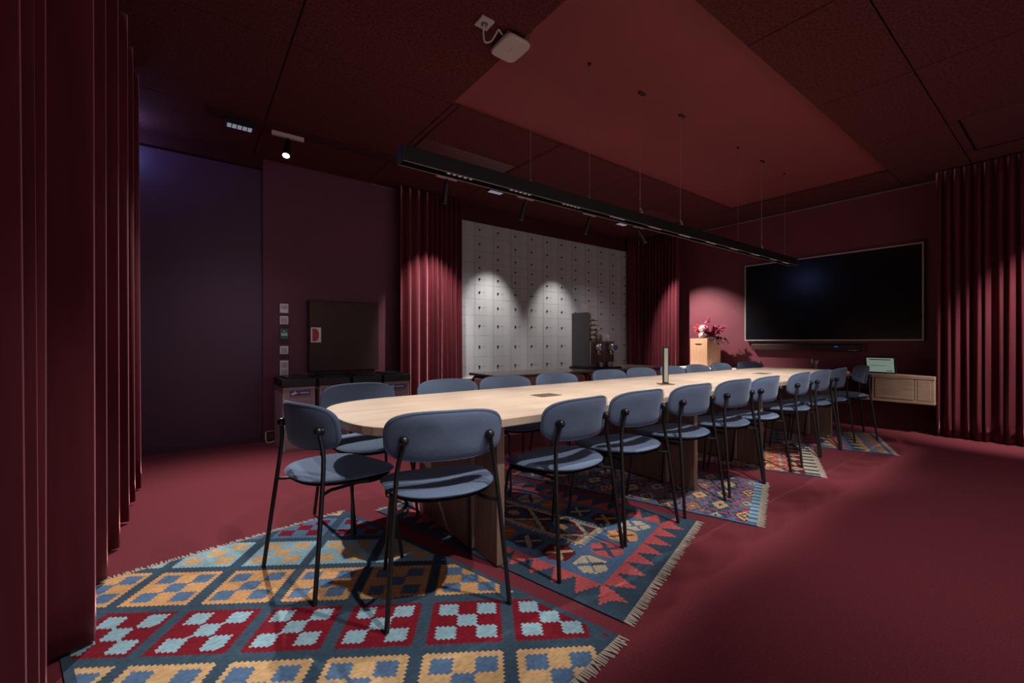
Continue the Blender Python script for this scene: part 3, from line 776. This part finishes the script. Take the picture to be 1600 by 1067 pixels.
specs.append((from_rear(.85, 2.86, .10, -.99), face(.13, -.99), 'blue fabric chair at the rounded table end nearest the waste bins'))
for k, (x, t) in enumerate([(1.455, .02), (1.96, -.02), (2.50, .0), (3.18, .0), (3.67, .0), (4.22, .02), (4.74, -.03), (5.28, .0)]):
    fx, fy = math.sin(t), -math.cos(t)
    specs.append((from_rear(x, 2.79, fx, fy), face(fx, fy), 'blue fabric chair, %s from the waste bins, along table side facing the screen-side carpet' % ordn[k] if False else 'blue fabric chair on the locker side of the table, %s after the end chair' % ordn[k]))
specs.append((from_rear(6.02, 2.78, -.20, -.98), face(-.20, -.98), 'blue fabric chair at the table corner nearest the wooden vase'))
specs.append((from_rear(6.08, 1.42, -.46, .89), face(-.46, .89), 'blue fabric chair angled in at the table corner nearest the wall desk'))
proto = None
for loc, rz, lab in specs:
    if proto is None: proto = chair(lab, loc, rz)
    else: dup(proto, loc, rz, lab)

# ------------------------------------------------------------------ pendant over the table
PXa, PXb, PZ0, PZ1 = .855, 5.83, 1.985, 2.065
pd = thing('linear_pendant', 'long black linear pendant light hung on wires above the table', 'pendant light', ((PXa+PXb)/2, TY, PZ0))
px = (PXa+PXb)/2
for a, b2 in ((PXa, 3.15), (3.153, PXb)):
    body = MB()
    body.box(a-px, b2-px, -.035, -.031, 0, PZ1-PZ0); body.box(a-px, b2-px, .031, .035, 0, PZ1-PZ0); body.box(a-px, b2-px, -.031, .031, .022, PZ1-PZ0)
    body.build('housing', 'black_anodised', pd)
for xx in (PXa, PXb): MB().rbox(xx-px-.006, xx-px+.006, -.036, .036, -.001, PZ1-PZ0+.001, .002, 1).build('end_cap', 'black_plastic', pd)
for s in (-1, 1): MB().box(PXa-px, PXb-px, s*.0335-.0025, s*.0335+.0025, -.003, -.0002).build('edge_strip', 'steel_wire', pd)
groups = [1.2, 1.63, 2.07, 2.55, 3.02, 3.46, 3.90, 4.34, 4.80, 5.25, 5.58]
for gx in groups:
    mdl = MB().rbox(gx-px-.09, gx-px+.09, -.018, .018, .008, .0215, .002, 1).build('light_module', 'black_plastic', pd)
    cells = MB()
    for j in range(5): cells.cyl((gx-px-.07+j*.035, 0, .0079), (gx-px-.07+j*.035, 0, .0060), .009, 10)
    cells.build('lens_row', 'cell_glow', mdl)
    for dx in (-.05, .05):
        spot('pendant_beam', (gx+dx, TY, PZ0-.004), (gx+dx, TY, 0), P_PEND, 66, .28, .010, parent=pd)
for wx, thick in ((1.71, 0), (2.247, 0), (2.822, 1), (3.384, 1), (4.416, 0), (4.947, 1), (5.546, 0)):
    wl = MB().tube([(wx-px, 0, PZ1-PZ0), (wx-px, 0, 3.032-PZ0)], .0022 if thick else .0013, 6).build('suspension_wire', 'steel_wire', pd)
    MB().cyl((wx-px, 0, 3.018-PZ0), (wx-px, 0, 3.0315-PZ0), .012, 12).build('ceiling_cup', 'black_steel', wl)
    MB().cyl((wx-px, 0, PZ1-PZ0+.0002), (wx-px, 0, PZ1-PZ0+.02), .008, 10).build('wire_clamp', 'steel_wire', wl)
    if thick:
        bd = MB()
        for k in range(4): bd.ball((wx-px, 0, PZ1-PZ0+.13+.23*k), .006, 8, 6)
        bd.build('cable_tie', 'steel_wire', wl, True)
        cv = MB(); cv.rbox(wx-px-.015, wx-px+.06, -.012, .012, 3.017-PZ0, 3.0315-PZ0, .004); cv.build('cable_cover', 'black_steel', wl)
        MB().tube([(wx-px, 0, PZ1-PZ0+.055), (wx-px+.018, .0, PZ1-PZ0+.045), (wx-px+.032, 0, PZ1-PZ0+.02), (wx-px+.034, 0, PZ1-PZ0)], .004, 6).build('power_cable', 'steel_wire', wl, True)

# ------------------------------------------------------------------ ceiling track with spots
TRY, TZT = 4.31, 2.945
trk = thing('lighting_track', 'thin dark lighting track on the ceiling running past the lockers', 'track', (3.2, TRY, 2.945))
MB().rbox(-3.1, 3.1, -.017, .017, 0, .0545, .002, 1).build('rail', 'dark_header', trk)
MB().box(-3.1, 3.1, -.006, .006, -.0006, -.0001).build('slot', 'black_plastic', trk)
def track_spot(x, target, label, power, size, tilt_=True, lit=False, blend=.55, col=(1, .93, .87), length=.22):
    o = thing('spotlight', label, 'spotlight', (x, TRY, TZT-.0005), group='spotlights on the ceiling track')
    MB().rbox(-.13, .13, -.016, .016, -.036, 0, .003).build('adapter', 'cream_plastic', o)
    MB().cyl((0, 0, -.036), (0, 0, -.075), .009, 10).build('stem', 'black_steel', o)
    piv = Vector((0, 0, -.085)); d = (Vector(target)-Vector((x, TRY, TZT-.085))).normalized()
    p1 = piv+d*length
    hd = MB().tube([piv-d*.01, piv-d*.008, p1], [.026, .032, .032], 18).build('head', 'black_anodised', o, True)
    MB().tube([p1+d*.0002, p1+d*.003], .0325, 18).build('rim', 'cream_plastic', hd)
    MB().cyl(p1+d*.0032, p1+d*.0045, .026, 18).build('lens', 'lamp_glass' if lit else 'black_plastic', hd)
    w = Vector((x, TRY, TZT-.0005))+p1+d*.012
    spot('spot_beam', w, target, power, size, blend, .022, col, parent=o)
track_spot(.70, (.15, 3.0, 0), 'bright lit spotlight on the track in front of the dark wall', 300, 84, length=.15, lit=True, blend=.9)
track_spot(2.31, (2.48, 5.02, 1.35), 'spotlight on the track aimed at the curtain left of lockers', P_WALL*1.9, 58, blend=.8)
track_spot(3.45, (3.42, 5.18, 1.0), 'spotlight on the track aimed at the lockers beside the curtain', P_WALL*1.5, 56, blend=.85)
track_spot(4.65, (4.70, 5.18, 1.0), 'spotlight on the track aimed at the lockers above coffee machine', P_WALL*1.2, 54, blend=.85)
track_spot(5.80, (6.86, 3.86, 1.08), 'tilted spotlight on the track aimed at the vase corner', P_WALL*4.6, 62, blend=.8)
for x, lab in ((.33, 'small louvred downlight on the track before the dark wall'), (2.98, 'small louvred downlight on the track between two lockers spotlights'), (5.37, 'small louvred downlight on the track by the tilted spotlight')):
    o = thing('grid_downlight', lab, 'downlight', (x, TRY, TZT-.0005), group='louvred downlights on the ceiling track')
    MB().rbox(-.10, .10, -.045, .045, -.05, 0, .004).build('housing', 'black_anodised', o)
    for i in range(5):
        for j in range(2):
            MB().box(-.09+i*.037, -.09+i*.037+.030, -.038+j*.039, -.038+j*.039+.036, -.0525, -.0502).build('cell', 'grid_glow', o)
    spot('downlight_beam', (x, TRY, TZT-.06), (x, TRY-.1, 0), 75 if x > 1 else 40, 100, .9, .05, (.95, .95, 1), parent=o)
# second track above the camera, over the open carpet
trk2 = thing('lighting_track', 'thin dark lighting track on the ceiling above the open carpet', 'track', (1.2, .5, 2.975))
MB().rbox(-1.7, 1.7, -.017, .017, 0, .0245, .002, 1).build('rail', 'dark_header', trk2)
TRY, TZT = .5, 2.975
for x, tx, w, pw, sz in ((.95, .35, 'diamond rug', 120, 50), (1.65, 1.1, 'lattice rug', 150, 48), (2.03, 2.5, 'orange diamond kilim', 150, 46), (2.72, 4.2, 'rust red rug', 260, 44)):
    track_spot(x, (tx, 1.72, .45), 'open carpet track spotlight aimed at chairs over the '+w, pw, sz, blend=.9, length=.10)
trk3 = thing('lighting_track', 'short dark lighting track on the ceiling before the curtain beside the desk', 'track', (5.7, -.6, 2.975))
MB().rbox(-.5, .5, -.017, .017, 0, .0245, .002, 1).build('rail', 'dark_header', trk3)
track_spot(2.36, (3.3, .35, 0), 'added fill spotlight on the open carpet track, aimed at bare carpet', 105, 100, blend=1.0, length=.10)  # unseen fill lamp, added to brighten the open carpet evenly
TRY = -.6
track_spot(5.72, (6.75, .05, 1.2), 'spotlight on the short track aimed at the curtain beside the desk', 400, 56, blend=.8)
# bluish lamp behind the left curtain
bl = thing('wall_lamp', 'small bluish lamp high up behind the tall left curtain', 'lamp', (-.56, 4.88, 2.80))
MB().rbox(-.08, .08, -.03, .03, -.02, .02, .005).build('housing', 'black_plastic', bl)
MB().box(-.07, .07, -.025, .025, .0205, .024).build('diffuser', 'grid_glow', bl)
pl = bpy.data.lights.new('blue_glow', 'POINT'); pl.energy = 5.0; pl.color = (.25, .38, 1); pl.shadow_soft_size = .05
po = bpy.data.objects.new('blue_glow', pl); C.objects.link(po); po.parent = bl; po.location = (.03, 0, .075)

# ------------------------------------------------------------------ ceiling devices
ap = thing('access_point', 'white rounded square wireless access point on the ceiling', 'access point', (1.648, 2.215, 2.962))
MB().rbox(-.085, .085, -.085, .085, .012, .038, .01, 2).build('mount', 'dark_grey', ap)
bm_ = MB(); out = superell(.098, .112, 5, 48)
bm_.v = []; n = len(out)
vs = [(x*s_, y*s_, z) for (s_, z) in ((.94, -.012), (.99, -.006), (1, .004), (.96, .0118)) for x, y in out]
fs = [(r*n+i, (r+1)*n+i, (r+1)*n+(i+1) % n, r*n+(i+1) % n) for r in range(3) for i in range(n)]+[tuple(range(n)), tuple(reversed(range(3*n, 4*n)))]
bm_.add(vs, fs).build('cover', 'cream_plastic', ap, True)
lg_ = MB()
for k in range(6): lg_.box(-.004, .004, -.030+k*.010, -.023+k*.010, -.0128, -.0122)
lg_.build('print', 'grey_plastic', ap)
sk = thing('ceiling_socket', 'small square cream socket on the ceiling beside the access point', 'socket', (1.415, 2.165, 2.9995))
MB().rbox(-.045, .045, -.045, .045, -.014, 0, .004).build('plate', 'cream_plastic', sk)
MB().cyl((0, 0, -.0145), (0, 0, -.0155), .022, 16).build('insert', 'dark_grey', sk)
cp = [Vector(v) for v in [(0, 0, -.016), (.0, .012, -.05), (.03, .04, -.085), (.07, .03, -.07), (.085, 0, -.035), (.09, -.02, -.02), (.12, .0, -.012), (.143, .01, -.012)]]
cp = [cp[0]]+cp+[cp[-1]]
cpts = [.5*(2*b0+(c0-a0)*t+(2*a0-5*b0+4*c0-d0)*t*t+(3*b0-a0-3*c0+d0)*t**3) for a0, b0, c0, d0 in zip(cp, cp[1:], cp[2:], cp[3:]) for t in (0, .25, .5, .75)]+[cp[-1]]
MB().tube(cpts, .005, 8).build('cable', 'cream_plastic', sk, True)
